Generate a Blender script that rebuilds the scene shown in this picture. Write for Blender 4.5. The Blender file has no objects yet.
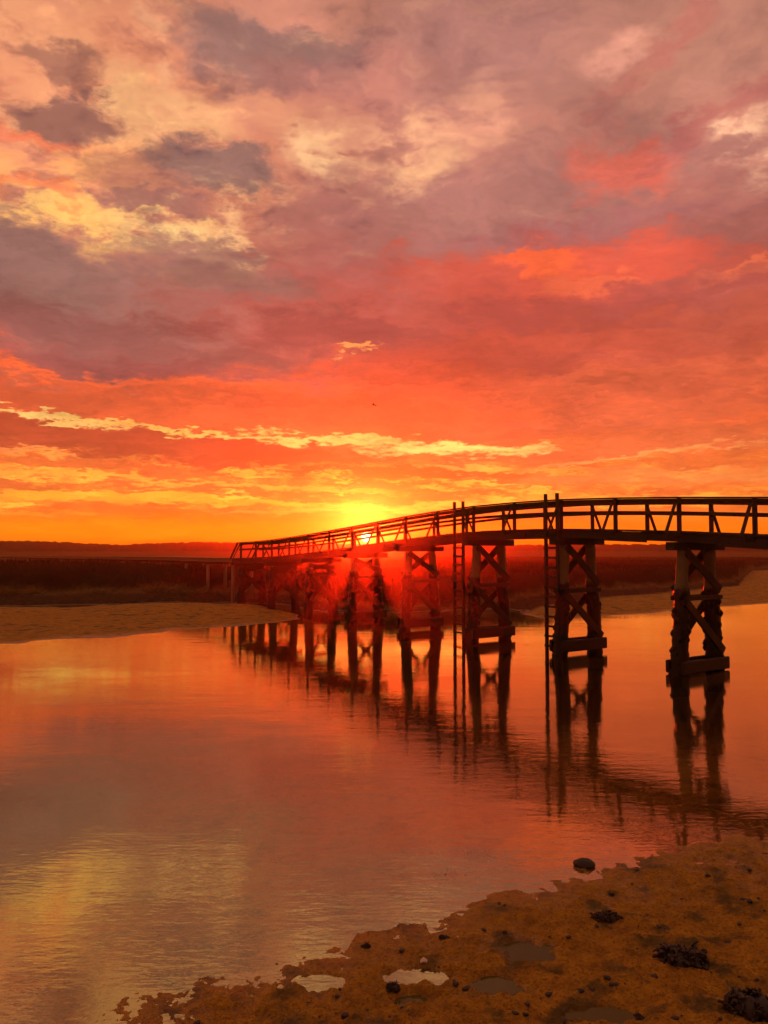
import bpy, bmesh, math, random
import numpy as np
from mathutils import Vector, Matrix

random.seed(7)
R = math.radians
scene = bpy.context.scene
COL = scene.collection

# ------------------------------------------------------------------ camera
CAM_H = 3.4
FPX = 769.0
TILT = math.atan(35.0 / FPX)
cam_d = bpy.data.cameras.new('camera')
cam = bpy.data.objects.new('camera', cam_d)
COL.objects.link(cam)
cam.location = (0, 0, CAM_H)
cam.rotation_euler = (R(90) + TILT, 0, 0)
cam_d.lens = 36 * FPX / 1024
cam_d.sensor_width = 36
cam_d.clip_start = 0.05
cam_d.clip_end = 5000
scene.camera = cam


def ray(px, py):
    """direction (unit) seen at a place of the photograph, used only for reading positions off it"""
    cx, cy = (px - 384) / FPX, (512 - py) / FPX
    v = Vector((cx, math.cos(TILT) - cy * math.sin(TILT), math.sin(TILT) + cy * math.cos(TILT)))
    return v.normalized()


def at_z(px, py, z=0.0):
    d = ray(px, py)
    t = (z - CAM_H) / d.z
    return Vector((d.x * t, d.y * t, z))


def at_d(px, py, D):
    d = ray(px, py)
    t = D / d.y
    return Vector((d.x * t, D, CAM_H + d.z * t))


# ------------------------------------------------------------------ render settings
scene.render.engine = 'CYCLES'
scene.view_settings.view_transform = 'Standard'
scene.view_settings.look = 'None'
scene.view_settings.exposure = 0.14
scene.view_settings.gamma = 1.0
scene.view_settings.use_curve_mapping = False
scene.cycles.use_denoising = True
scene.cycles.use_adaptive_sampling = True
scene.cycles.adaptive_threshold = 0.03
scene.cycles.adaptive_min_samples = 6
scene.cycles.max_bounces = 8
scene.cycles.transparent_max_bounces = 12
scene.cycles.volume_bounces = 0
scene.cycles.sample_clamp_indirect = 4.0

# ------------------------------------------------------------------ sun direction
SUN_PX = (366, 537)
sd = ray(*SUN_PX)
SUN_AZ = math.atan2(sd.x, sd.y)           # to the right of +Y
SUN_EL = math.asin(sd.z)
LAMP_EL = R(1.35)
GLARE_DENSITY = 0.0013
GLARE_G = 0.95

# ------------------------------------------------------------------ node helpers


class NT:
    def __init__(self, tree):
        self.t = tree
        self.n = tree.nodes
        self.l = tree.links

    def new(self, typ, **kw):
        n = self.n.new(typ)
        for k, v in kw.items():
            setattr(n, k, v)
        return n

    def put(self, sock, v):
        if isinstance(v, bpy.types.NodeSocket):
            self.l.new(v, sock)
        elif isinstance(v, (tuple, list)):
            if sock.type == 'RGBA' and len(v) == 3:
                v = (*v, 1.0)
            sock.default_value = v
        else:
            sock.default_value = v

    def m(self, op, a, b=None, c=None, clamp=False):
        n = self.new('ShaderNodeMath', operation=op)
        n.use_clamp = clamp
        self.put(n.inputs[0], a)
        if b is not None:
            self.put(n.inputs[1], b)
        if c is not None:
            self.put(n.inputs[2], c)
        return n.outputs[0]

    def vm(self, op, a, b=None, out=0, scale=None):
        n = self.new('ShaderNodeVectorMath', operation=op)
        self.put(n.inputs[0], a)
        if b is not None:
            self.put(n.inputs[1], b)
        if scale is not None:
            self.put(n.inputs['Scale'], scale)
        return n.outputs[out]

    def xyz(self, x, y, z):
        n = self.new('ShaderNodeCombineXYZ')
        self.put(n.inputs[0], x)
        self.put(n.inputs[1], y)
        self.put(n.inputs[2], z)
        return n.outputs[0]

    def sep(self, v):
        n = self.new('ShaderNodeSeparateXYZ')
        self.put(n.inputs[0], v)
        return n.outputs

    def ramp(self, f, stops, interp='LINEAR'):
        n = self.new('ShaderNodeValToRGB')
        n.color_ramp.interpolation = interp
        e = n.color_ramp.elements
        while len(e) < len(stops):
            e.new(0.5)
        for el, (p, c) in zip(e, stops):
            el.position = p
            el.color = (*c, 1) if len(c) == 3 else c
        self.put(n.inputs[0], f)
        return n.outputs[0]

    def rng(self, v, a, b, c=0.0, d=1.0, interp='SMOOTHSTEP'):
        n = self.new('ShaderNodeMapRange', interpolation_type=interp)
        self.put(n.inputs['Value'], v)
        self.put(n.inputs['From Min'], a)
        self.put(n.inputs['From Max'], b)
        self.put(n.inputs['To Min'], c)
        self.put(n.inputs['To Max'], d)
        return n.outputs[0]

    def noise(self, vec, scale, detail=4, rough=0.55, out=0, dist=0.0):
        n = self.new('ShaderNodeTexNoise')
        self.put(n.inputs['Vector'], vec)
        n.inputs['Scale'].default_value = scale
        n.inputs['Detail'].default_value = detail
        n.inputs['Roughness'].default_value = rough
        n.inputs['Distortion'].default_value = dist
        return n.outputs[out]

    def mix(self, f, a, b, blend='MIX'):
        n = self.new('ShaderNodeMix', data_type='RGBA', blend_type=blend)
        self.put(n.inputs[0], f)
        self.put(n.inputs[6], a)
        self.put(n.inputs[7], b)
        return n.outputs[2]


def lin(r, g, b):
    return tuple((c / 255 / 12.92) if c / 255 <= 0.04045 else ((c / 255 + 0.055) / 1.055) ** 2.4 for c in (r, g, b))


# ------------------------------------------------------------------ world: sunset sky with broken cloud
world = bpy.data.worlds.new('World')
scene.world = world
world.use_nodes = True
world.cycles.sampling_method = 'MANUAL'
world.cycles.sample_map_resolution = 256
wt = NT(world.node_tree)
wt.n.clear()


def sky_uv(px, py):
    d = ray(px, py)
    return 384 + FPX * math.atan2(d.x, d.y), 547 - FPX * math.asin(d.z)


tc = wt.new('ShaderNodeTexCoord')
DIR = wt.vm('NORMALIZE', tc.outputs['Generated'])
dx, dy, dz = wt.sep(DIR)[:3]
az = wt.m('ARCTAN2', dx, dy)
el = wt.m('ARCSINE', dz)
U0 = wt.m('MULTIPLY_ADD', az, FPX, 384.0)
V0 = wt.m('MULTIPLY_ADD', el, -FPX, 547.0)
elc = wt.m('MAXIMUM', dz, 0.0)
den = wt.m('ADD', elc, 0.16)
P = wt.xyz(wt.m('DIVIDE', dx, den), wt.m('DIVIDE', dy, den), 0.0)      # cloud deck seen in perspective
# warps
w1 = wt.noise(P, 1.1, 3, 0.5, out=1)
w2 = wt.noise(wt.vm('ADD', P, (7.3, 2.1, 0)), 4.2, 5, 0.58, out=1)
w1 = wt.vm('SUBTRACT', w1, (0.5, 0.5, 0.5))
w2 = wt.vm('SUBTRACT', w2, (0.5, 0.5, 0.5))
amp = wt.rng(elc, 0.0, 0.38, 0.10, 1.0, 'LINEAR')
w3 = wt.noise(wt.vm('ADD', P, (1.3, 9.1, 0)), 13.0, 5, 0.62, out=1)
w3 = wt.vm('SUBTRACT', w3, (0.5, 0.5, 0.5))
wv = wt.vm('ADD', wt.vm('MULTIPLY', w1, (60, 50, 0)), wt.vm('MULTIPLY', w2, (95, 80, 0)))
wv = wt.vm('ADD', wv, wt.vm('MULTIPLY', w3, (70, 60, 0)))
ws = wt.sep(wv)
ampx = wt.rng(elc, 0.0, 0.38, 0.6, 1.0, 'LINEAR')
U = wt.m('ADD', U0, wt.m('MULTIPLY', ws[0], ampx))
V = wt.m('ADD', V0, wt.m('MULTIPLY', ws[1], amp))
UV = wt.xyz(U, V, 1.0)
# fine structure used on the edge of every cloud
LW = wt.vm('ADD', P, wt.vm('SCALE', w2, scale=0.35))
E1 = wt.noise(LW, 3.8, 8, 0.68)
E2 = wt.noise(wt.vm('ADD', LW, (31.0, 5.0, 0)), 10.0, 6, 0.68)
edge = wt.m('SUBTRACT', wt.m('ADD', wt.m('MULTIPLY', E1, 0.7), wt.m('MULTIPLY', E2, 0.3)), 0.5)
LP = wt.vm('ADD', P, wt.vm('SCALE', w2, scale=0.10))
pf1 = wt.noise(wt.vm('ADD', wt.vm('MULTIPLY', LP, (1, 1.25, 1)), (11, 3, 0)), 7.5, 7, 0.6)
pf2 = wt.noise(wt.vm('ADD', LP, (1, 23, 0)), 17.0, 5, 0.6)
pf = wt.m('MULTIPLY_ADD', pf1, .72, wt.m('MULTIPLY', pf2, .28))
puff = wt.rng(pf, .41, .54, .05, 1.0)
# streaks near the horizon
ST = wt.noise(wt.xyz(wt.m('MULTIPLY', U0, 0.0085), wt.m('MULTIPLY', V, 0.075), 3.0), 1.0, 7, 0.62)
ST2 = wt.noise(wt.xyz(wt.m('MULTIPLY', U0, 0.022), wt.m('MULTIPLY', V, 0.17), 9.0), 1.0, 6, 0.6)

base_stops = [(-700, (196, 138, 84)), (-420, (204, 142, 88)), (-180, (190, 132, 106)), (0, (192, 132, 120)), (110, (200, 136, 116)),  # unseen overhead tones brightened and warmed as fill for sand and piles
              (200, (190, 122, 108)), (270, (166, 98, 90)), (330, (178, 84, 68)), (380, (206, 90, 56)),
              (425, (226, 100, 54)), (470, (236, 110, 44)), (505, (244, 126, 44)), (528, (255, 130, 14)),
              (548, (255, 112, 2))]
VN = wt.m('DIVIDE', wt.m('ADD', V, 700.0), 1260.0)
base = wt.ramp(VN, [((v + 700) / 1260.0, lin(*c)) for v, c in base_stops])
col = base

# blobs: x, y, half width, half height, turn (deg), colour, strength, softness, edge noise
B = [
    # broad colour
    (70, 110, 250, 150, 0, (238, 150, 112), .75, 1.1, 1.0),
    (80, 300, 260, 62, 4, (156, 112, 104), .92, .55, .9),
    (330, 300, 150, 45, 5, (168, 98, 94), .7, .8, .9),
    (700, 340, 160, 60, -5, (200, 98, 74), .6, .9, 1.0),
    (430, 335, 260, 55, 4, (200, 82, 60), .55, .9, 1.2),
    (100, 345, 170, 30, 3, (152, 90, 84), .8, .8, 1.3),
    (560, 305, 130, 20, 4, (176, 80, 70), .7, .7, 1.4),
    (330, 325, 120, 22, -3, (160, 82, 76), .75, .7, 1.4),
    (540, 190, 220, 42, -6, (176, 120, 112), .75, .8, 1.2),
    (480, 60, 130, 60, 0, (178, 122, 118), .6, .9, 1.2),
    (720, 30, 110, 60, 20, (200, 138, 120), .6, .9, 1.0),
    # light patches high on the left
    (30, 30, 90, 42, 10, (252, 174, 130), 0.8, 1.25, 1.76),
    (140, 118, 130, 26, -6, (254, 186, 136), 0.9, 1.15, 1.87),
    (50, 165, 90, 26, -5, (255, 172, 112), 0.85, 1.15, 1.43),
    (75, 212, 95, 24, 8, (255, 194, 114), 1, 1.05, 1.43),
    (165, 232, 60, 16, 4, (255, 202, 134), 1, 1.05, 1.54),
    (238, 236, 18, 34, -18, (255, 192, 138), 0.95, 1.15, 1.54),
    (155, 45, 12, 26, -25, (255, 186, 142), 0.7, 1.25, 1.32),
    (270, 18, 70, 14, -20, (236, 156, 132), 0.7, 1.25, 1.76),
    (325, 163, 32, 28, 0, (255, 196, 148), 0.95, 1.15, 1.54),
    (275, 205, 14, 18, 0, (255, 184, 136), 0.8, 1.25, 1.32),
    (420, 150, 48, 30, -12, (255, 194, 144), 1, 1.15, 1.65),
    (500, 112, 28, 34, 20, (244, 172, 140), 0.8, 1.25, 1.65),
    (460, 135, 80, 30, -10, (232, 156, 132), 0.6, 1.25, 1.32),
    (612, 50, 26, 12, -20, (240, 164, 144), 0.8, 1.25, 1.32),
    (737, 134, 26, 24, 15, (252, 190, 154), 0.95, 1.15, 1.54),
    (360, 90, 60, 24, 0, (222, 144, 124), 0.6, 1.25, 1.32),
    # dark clouds high on the left
    (270, 48, 95, 30, 3, (160, 118, 112), .9, .55, 1.1),
    (330, 82, 110, 24, 0, (190, 122, 112), .6, .8, 1.2),
    (62, 108, 44, 24, 8, (164, 110, 98), .95, .5, 1.2),
    (50, 48, 32, 14, 15, (176, 118, 100), .85, .6, 1.3),
    (210, 172, 62, 28, 4, (152, 112, 104), .95, .45, .9),
    (140, 185, 48, 20, 5, (190, 124, 104), .7, .6, 1.3),
    (150, 205, 60, 9, 4, (168, 112, 104), .8, .6, 1.0),
    (210, 262, 90, 22, 12, (160, 112, 102), .85, .6, 1.2),
    (20, 250, 70, 26, 16, (154, 110, 102), .9, .5, 1.1),
    (330, 215, 60, 30, 0, (178, 112, 106), .6, .7, 1.1),
    # rose and red parts
    (24, 131, 50, 7, 2, (244, 120, 84), .65, 1.0, 1.3),
    (30, 190, 60, 10, 12, (250, 138, 88), .7, .8, 1.0),
    (575, 272, 150, 34, 4, (230, 98, 74), .9, .7, 1.3),
    (530, 258, 48, 12, 12, (255, 112, 66), .95, .7, 1.2),
    (590, 284, 50, 8, 6, (252, 120, 80), .7, .8, 1.2),
    (625, 168, 56, 26, 18, (226, 112, 92), .85, .7, 1.0),
    (660, 40, 60, 12, -34, (208, 114, 104), .5, 1.1, 1.3),
    (705, 118, 84, 15, -22, (186, 100, 96), .65, .9, 1.3),
    (742, 276, 48, 8, -6, (246, 122, 80), .85, .7, 1.3),
    (560, 230, 150, 10, 0, (176, 110, 110), .6, .8, 1.2),
    (690, 296, 110, 16, 0, (184, 92, 84), .6, .7, 1.3),
    (450, 280, 70, 20, 10, (204, 94, 78), .6, .8, 1.2),
    # reddish clouds lower down
    (150, 372, 170, 12, 3, (164, 88, 84), .8, .6, 1.2),
    (530, 362, 90, 12, 3, (186, 82, 66), .7, .7, 1.2),
    (500, 318, 80, 10, 0, (186, 84, 74), .6, .7, 1.2),
    (640, 382, 140, 16, -3, (222, 104, 66), .6, .8, 1.2),
    (352, 345, 22, 5, -10, (255, 164, 92), 1, .6, .7),
    (180, 390, 220, 5, 3, (244, 104, 46), .7, .8, 1.2),
    (300, 395, 160, 9, 0, (236, 104, 62), .5, .8, 1.2),
]
# low streaks, placed by their own warped coordinates
B2 = [
    (180, 448, 260, 20, 3, (172, 66, 38), .95, .6, 1.1),
    (30, 424, 120, 11, 5, (188, 74, 42), .8, .6, .9),
    (330, 462, 120, 11, 3, (190, 66, 30), .75, .6, 1.2),
    (450, 476, 150, 9, 0, (216, 78, 28), .7, .7, 1.2),
    (660, 446, 170, 12, -3, (216, 102, 60), .6, .7, 1.2),
    (640, 415, 180, 14, -3, (220, 104, 66), .6, .7, 1.2),
    (30, 411, 85, 3.6, 7, (255, 204, 118), .95, .8, 1.3),
    (175, 431, 85, 3, 4, (255, 190, 92), .9, .8, 1.4),
    (310, 438, 100, 4.0, 1, (255, 210, 108), .95, .8, 1.3),
    (455, 447, 88, 6.5, 1, (255, 226, 122), 1, .75, 1.1),
    (40, 452, 50, 3, 6, (248, 140, 70), .8, .6, .9),
    (630, 458, 110, 3, -5, (255, 168, 88), .7, .9, 1.6),
    (90, 476, 110, 3, 2, (255, 178, 60), .8, .8, 1.8),
    (260, 486, 110, 3, 1, (255, 184, 64), .85, .8, 1.8),
    (80, 494, 110, 3, 0, (255, 188, 52), .85, .8, 1.8),
    (470, 468, 60, 3, 3, (255, 170, 70), .8, .8, 1.6),
    (650, 478, 150, 7, 0, (246, 146, 72), .6, .8, 1.3),
]


def blob(col, vec, b):
    x, y, sx, sy, rot, c, s, soft, nz = b
    u, v = sky_uv(x, y)
    cr, sr = math.cos(R(rot)), math.sin(R(rot))
    p_ = wt.vm('DOT_PRODUCT', vec, (cr / sx, sr / sx, -(u * cr + v * sr) / sx), out=1)
    q_ = wt.vm('DOT_PRODUCT', vec, (-sr / sy, cr / sy, (u * sr - v * cr) / sy), out=1)
    ln = wt.m('SQRT', wt.m('MULTIPLY_ADD', p_, p_, wt.m('MULTIPLY', q_, q_)))
    ln = wt.m('MULTIPLY_ADD', edge, nz * 2.3, ln)
    w = wt.rng(ln, 1.0 + soft * .55, 1.0 - soft * .75, 0.0, s)
    if y < 260 and c[0] >= 235 and c[1] > 150 and sx < 150:
        w = wt.m('MULTIPLY', w, puff)
    return wt.mix(w, col, lin(*c))


for b in B:
    col = blob(col, UV, b)
# ragged yellow streaks between y=465 and 512
band = wt.m('MULTIPLY', wt.rng(V, 455, 480), wt.rng(V, 522, 506))
side = wt.rng(U0, 780, 330, 0.45, 1.0)
stm = wt.m('MULTIPLY', wt.rng(wt.m('MULTIPLY_ADD', ST2, 0.5, wt.m('MULTIPLY', ST, 0.7)), 0.60, 0.72), wt.m('MULTIPLY', band, side))
std = wt.m('MULTIPLY', wt.rng(wt.m('MULTIPLY_ADD', ST2, 0.4, wt.m('MULTIPLY', ST, 0.7)), 0.60, 0.48), wt.m('MULTIPLY', band, 0.9))
col = wt.mix(std, col, lin(226, 104, 46))
for b in B2:
    col = blob(col, UV, b)
col = wt.mix(stm, col, lin(255, 190, 62))
col = blob(col, UV, (420, 508, 160, 3.6, -1, (255, 200, 72), .9, .9, 1.5))
col = blob(col, UV, (150, 500, 190, 4, 0, (255, 182, 50), .7, .8, 1.4))
col = blob(col, UV, (110, 530, 240, 10, 0, (255, 150, 16), .8, .9, .3))
# texture over everything: cloud lumps lighter / darker
tex = wt.m('MULTIPLY_ADD', edge, wt.rng(elc, 0.02, 0.3, 0.5, 1.35), 1.0)
hb = wt.noise(wt.vm('ADD', LW, (3, 17, 0)), 1.7, 6, 0.6)
tex = wt.m('MULTIPLY', tex, wt.m('MULTIPLY_ADD', wt.m('SUBTRACT', hb, 0.5), 0.85, 0.98))
lowk = wt.m('MULTIPLY', wt.rng(V0, 330, 400), wt.rng(V0, 540, 515))
tex = wt.m('MULTIPLY', tex, wt.m('MULTIPLY_ADD', wt.m('MULTIPLY', wt.m('SUBTRACT', wt.m('MULTIPLY_ADD', ST, .6, wt.m('MULTIPLY', ST2, .4)), 0.5), lowk), 1.5, 1.0))
# puffs of thin cloud lit from below, and their grey undersides
hi = wt.rng(V0, 330, 210)
lf = wt.m('MULTIPLY', hi, wt.rng(U0, 560, 330, .35, 1.0))
col = wt.mix(wt.m('MULTIPLY', wt.rng(pf, .48, .32), wt.m('MULTIPLY', lf, .9)), col, wt.vm('MULTIPLY', col, (.60, .60, .72)))
col = wt.mix(wt.m('MULTIPLY', wt.rng(pf, .54, .66), wt.m('MULTIPLY', lf, .75)), col, wt.vm('ADD', wt.vm('MULTIPLY', col, (1.08, 1.12, 1.06)), (.15, .085, .03)))
col = wt.vm('SCALE', col, scale=tex)
gmm = wt.new('ShaderNodeGamma')
wt.put(gmm.inputs[0], col)
wt.put(gmm.inputs[1], wt.rng(V0, 490, 400, 1.0, 1.16))
col = wt.vm('MULTIPLY', gmm.outputs[0], wt.xyz(wt.rng(V0, 490, 400, 1.0, 1.0), wt.rng(V0, 500, 380, 1.0, 1.08), wt.rng(V0, 490, 400, 1.0, 1.04)))
# unseen sky behind the camera: dimmer, but kept bright to fill sand and piles
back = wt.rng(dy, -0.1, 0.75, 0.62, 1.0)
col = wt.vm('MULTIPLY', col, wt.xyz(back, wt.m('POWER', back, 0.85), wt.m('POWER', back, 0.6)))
# sun: small disc and the bright air round it
SV = Vector((math.sin(SUN_AZ) * math.cos(SUN_EL), math.cos(SUN_AZ) * math.cos(SUN_EL), math.sin(SUN_EL)))
cosang = wt.vm('DOT_PRODUCT', DIR, tuple(SV), out=1)
ang = wt.m('MULTIPLY', wt.m('ARCCOSINE', wt.m('MINIMUM', cosang, 1.0)), 180 / math.pi)
glow = wt.m('EXPONENT', wt.m('MULTIPLY', ang, -1.3))
disc = wt.rng(ang, 0.46, 0.16)
add = wt.vm('ADD', wt.vm('SCALE', (0.4, 0.12, 0.01), scale=glow), wt.vm('SCALE', (9.0, 7.0, 3.5), scale=disc))
# faint physical sky under the painted cloud colours
nish = wt.new('ShaderNodeTexSky', sky_type='NISHITA')
nish.sun_disc = False
nish.sun_elevation = LAMP_EL
nish.sun_rotation = SUN_AZ
nv = wt.vm('SCALE', nish.outputs[0], scale=0.06 * 0.15)
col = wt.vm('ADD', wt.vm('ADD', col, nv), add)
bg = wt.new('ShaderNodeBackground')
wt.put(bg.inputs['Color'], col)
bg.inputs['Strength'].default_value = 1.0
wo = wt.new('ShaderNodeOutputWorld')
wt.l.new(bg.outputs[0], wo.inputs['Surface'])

# ------------------------------------------------------------------ sun lamp
sl = bpy.data.lights.new('sun', 'SUN')
sl.energy = 5.0
sl.angle = R(0.5)
sl.color = (1.0, 0.018, 0.002)
so = bpy.data.objects.new('sun', sl)
COL.objects.link(so)
LV = Vector((math.sin(SUN_AZ) * math.cos(LAMP_EL), math.cos(SUN_AZ) * math.cos(LAMP_EL), math.sin(LAMP_EL)))
so.rotation_euler = LV.to_track_quat('Z', 'Y').to_euler()
so.location = (0, 0, 30)
#STRUCTURE

# ------------------------------------------------------------------ numpy noise


def _hash(ix, iy, seed):
    h = (ix.astype(np.int64) * 374761393 + iy.astype(np.int64) * 668265263 + seed * 1442695041) & 0xFFFFFFFF
    h = ((h ^ (h >> 13)) * 1274126177) & 0xFFFFFFFF
    h = h ^ (h >> 16)
    return (h & 0xFFFFFF) / float(0xFFFFFF)


def vnoise(x, y, seed=0):
    ix, iy = np.floor(x), np.floor(y)
    fx, fy = x - ix, y - iy
    fx = fx * fx * fx * (fx * (fx * 6 - 15) + 10)
    fy = fy * fy * fy * (fy * (fy * 6 - 15) + 10)
    a, b = _hash(ix, iy, seed), _hash(ix + 1, iy, seed)
    c, d = _hash(ix, iy + 1, seed), _hash(ix + 1, iy + 1, seed)
    return (a + (b - a) * fx) + ((c + (d - c) * fx) - (a + (b - a) * fx)) * fy


def fbm(x, y, s, octv=4, seed=0, rough=0.5):
    t, a, n = 0.0, 1.0, 0.0
    for k in range(octv):
        t = t + a * (vnoise(x * s + 17.3 * k, y * s - 9.1 * k, seed + k) - 0.5)
        n += a
        a *= rough
        s *= 2.03
    return t / n * 2      # about -1..1


def sst(x, a, b):
    t = np.clip((x - a) / (b - a), 0, 1)
    return t * t * (3 - 2 * t)


# ------------------------------------------------------------------ terrain
SHX = [-60, -30, -12, -6, -3, -1.9, -1.0, .15, 1.15, 2.1, 3.35, 4.6, 6, 9, 12, 14, 16, 30, 60]
SHY = [-14, -6, .9, 3.3, 5.0, 5.85, 6.32, 6.85, 7.5, 8.2, 8.85, 9.3, 9.4, 9.5, 9.7, 10.2, 11, 17, 30]
# far bank, by column of the photograph turned into a heading
def _az(c): return [math.atan2(x - 384, FPX) for x in c]
BKX = _az([-900, -200, 0, 60, 100, 150, 200, 250, 300, 350, 420, 480, 510, 540, 570, 600, 660, 710, 768, 900, 1500])
BKD = [20, 24, 27.4, 28.6, 29.2, 30.2, 31.8, 33.8, 36.6, 39.8, 40.5, 41.5, 40.5, 36.5, 36.6, 37.2, 41, 43.5, 46.5, 50, 50]
FTX = _az([-900, -200, 0, 60, 120, 170, 230, 280, 320, 400, 480, 520, 560, 600, 650, 700, 738, 752, 900, 1500])
FTD = [40, 45, 49, 49, 50, 52, 51.5, 49.5, 44.5, 41.2, 42.5, 46, 51, 54, 57, 62, 68, 108, 125, 125]
PUDDLES = [(418, 968, .20, .10), (325, 974, .16, .10), (530, 946, .20, .17), (495, 977, .20, .12),
           (412, 990, .13, .07), (600, 1012, .2, .08)]
PUD = []
for px, py, rx, ry in PUDDLES:
    p = at_z(px, py, .07)
    PUD.append((p.x, p.y, rx, ry))


def shore_s(x, y):
    return (np.interp(x, SHX, SHY) - y) * 0.78


def height(x, y):
    x = np.asarray(x, float)
    y = np.asarray(y, float)
    r = np.hypot(x, y)
    a = np.arctan2(x, y)
    # near beach
    s = shore_s(x, y)
    s = s + 0.22 * fbm(x, y, 1.3, 3, 5)
    up = 0.045 * s + 0.22 * sst(s, 3.2, 6.5) * np.maximum(s - 3.2, 0)
    up = np.minimum(up, 1.75 + 0.02 * np.maximum(s - 8, 0) + 0.25 * fbm(x, y, .25, 3, 8))
    dn = -0.05 * (-s) - 0.012 * np.maximum(-s - 2.5, 0) ** 1.3
    near = np.where(s > 0, up, dn)
    near = np.maximum(near, -0.95)
    # far side
    bd = np.interp(a, BKX, BKD)
    ft = np.interp(a, FTX, FTD)
    t = r * np.cos(a) - bd + 1.0 * fbm(x, y, .22, 4, 11) + .35 * fbm(x, y, 1.1, 3, 12)
    bar = np.where(t > 0, 0.035 * t, 0.05 * t)
    bar = np.clip(bar, -0.95, 0.34)
    u = (r * np.cos(a) - ft) + 1.6 * fbm(x, y, .18, 4, 21) + .8 * fbm(x, y, .8, 3, 22)
    gully = np.exp(-((u + 5.5) / 2.2) ** 2) * 0.45 * sst(-a, -.05, .12)
    bar = bar - gully
    Y = r * np.cos(a)
    top = 1.75 - .32 * sst(Y, 54, 62) * sst(-a, .05, .15) - 0.6 * sst(Y, 64, 140) + .5 * np.exp(-((Y - 53) / 4.5) ** 2) * sst(-a, .12, .3) + .22 * fbm(x, y, .07, 4, 31)
    edge_w = 3.2 + 1.5 * fbm(x, y, .1, 3, 33)
    k = sst(u, -0.6, edge_w)
    far = bar * (1 - k) + top * k
    far = np.where((np.abs(a) < 1.5), far, -1)
    g = np.where((np.abs(a) < 1.45) & (Y > 18), np.maximum(near, far), near)
    # along the sides well outside the picture the banks close up
    land = np.maximum(near, np.where(Y > 18, far, -9))
    # small relief
    near_w = sst(r, 30, 14)
    lump = np.abs(fbm(x, y, 3.2, 4, 41, .6))
    lump2 = fbm(x, y, 9.0, 4, 43, .62)
    dry = sst(s, -0.25, 0.5)
    g = land + near_w * dry * (0.012 - 0.042 * lump + 0.030 * lump2 + 0.014 * fbm(x, y, 24.0, 3, 45, .6) + 0.03 * fbm(x, y, 1.1, 3, 44)) + near_w * (1 - dry) * (0.006 * lump2 + .02 * fbm(x, y, 1.6, 3, 46))
    g = g + sst(r, 24, 34) * (0.03 * fbm(x, y, .9, 4, 47) + sst(u, -9, -5) * (.10 * fbm(x, y, .8, 4, 48) + .10 * np.abs(fbm(x, y, 1.9, 3, 49)) - .05))
    # pools left on the beach
    for (cx, cy, rx, ry) in PUD:
        q = np.hypot((x - cx) / rx, (y - cy) / ry) + 0.6 * fbm(x, y, 7, 3, 51)
        w = sst(q, 1.55, .75)
        base = 0.045 * float(shore_s(cx, cy))
        g = g * (1 - w) + (base - .05) * w
    return g


def mudmask(x, y):
    a = np.arctan2(x, y)
    Y = np.asarray(y)
    ft = np.interp(a, FTX, FTD)
    u = Y - ft + 1.6 * fbm(x, y, .18, 4, 21) + .8 * fbm(x, y, .8, 3, 22)
    return u


def add_obj(name, verts, faces, mat=None, parent=None, smooth=False):
    me = bpy.data.meshes.new(name)
    me.from_pydata(verts, [], faces)
    me.update()
    o = bpy.data.objects.new(name, me)
    COL.objects.link(o)
    if mat:
        me.materials.append(mat)
    if smooth:
        me.polygons.foreach_set('use_smooth', [True] * len(me.polygons))
    if parent:
        o.parent = parent
    return o


def grid_mesh(name, X, Y, Z, wrap=False):
    nr, nc = X.shape
    me = bpy.data.meshes.new(name)
    v = np.stack([X, Y, Z], -1).reshape(-1, 3)
    i = np.arange(nr - 1)[:, None] * nc
    j = np.arange(nc if wrap else nc - 1)[None, :]
    j2 = (j + 1) % nc
    q = np.stack([i + j, i + j2, i + nc + j2, i + nc + j], -1).reshape(-1, 4)
    me.vertices.add(len(v))
    me.vertices.foreach_set('co', v.ravel())
    me.loops.add(q.size)
    me.loops.foreach_set('vertex_index', q.ravel().astype(np.int32))
    me.polygons.add(len(q))
    me.polygons.foreach_set('loop_start', np.arange(0, q.size, 4, dtype=np.int32))
    me.polygons.foreach_set('loop_total', np.full(len(q), 4, np.int32))
    me.polygons.foreach_set('use_smooth', np.ones(len(q), bool))
    me.update(calc_edges=True)
    me.validate()
    o = bpy.data.objects.new(name, me)
    COL.objects.link(o)
    return o


def new_mat(name):
    m = bpy.data.materials.new(name)
    m.use_nodes = True
    t = NT(m.node_tree)
    b = t.n['Principled BSDF']
    return m, t, b


def bump(t, b, h, strength=0.5, dist=0.02):
    n = t.new('ShaderNodeBump')
    n.inputs['Strength'].default_value = strength
    n.inputs['Distance'].default_value = dist
    t.put(n.inputs['Height'], h)
    t.l.new(n.outputs[0], b.inputs['Normal'])
    return n.outputs[0]


def attr(t, name):
    n = t.new('ShaderNodeAttribute', attribute_name=name)
    return n.outputs['Fac']


# ground sheet: rings that are fine close by and in front, coarse elsewhere
rings = np.concatenate([np.geomspace(0.4, 4.2, 40, endpoint=False), np.geomspace(4.2, 13, 330, endpoint=False),
                        np.geomspace(13, 26, 50, endpoint=False), np.geomspace(26, 130, 250, endpoint=False), np.geomspace(130, 300, 40)])
fine = np.radians(np.arange(-34, 36, 0.12))
angs = np.concatenate([np.radians(np.arange(-180, -34, 2.0)), fine, np.radians(np.arange(36, 180, 2.0))])
RR, AA = np.meshgrid(rings, angs, indexing='ij')
GX, GY = RR * np.sin(AA), RR * np.cos(AA)
GZ = height(GX, GY)
ground = grid_mesh('ground', GX, GY, GZ, wrap=True)
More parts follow.
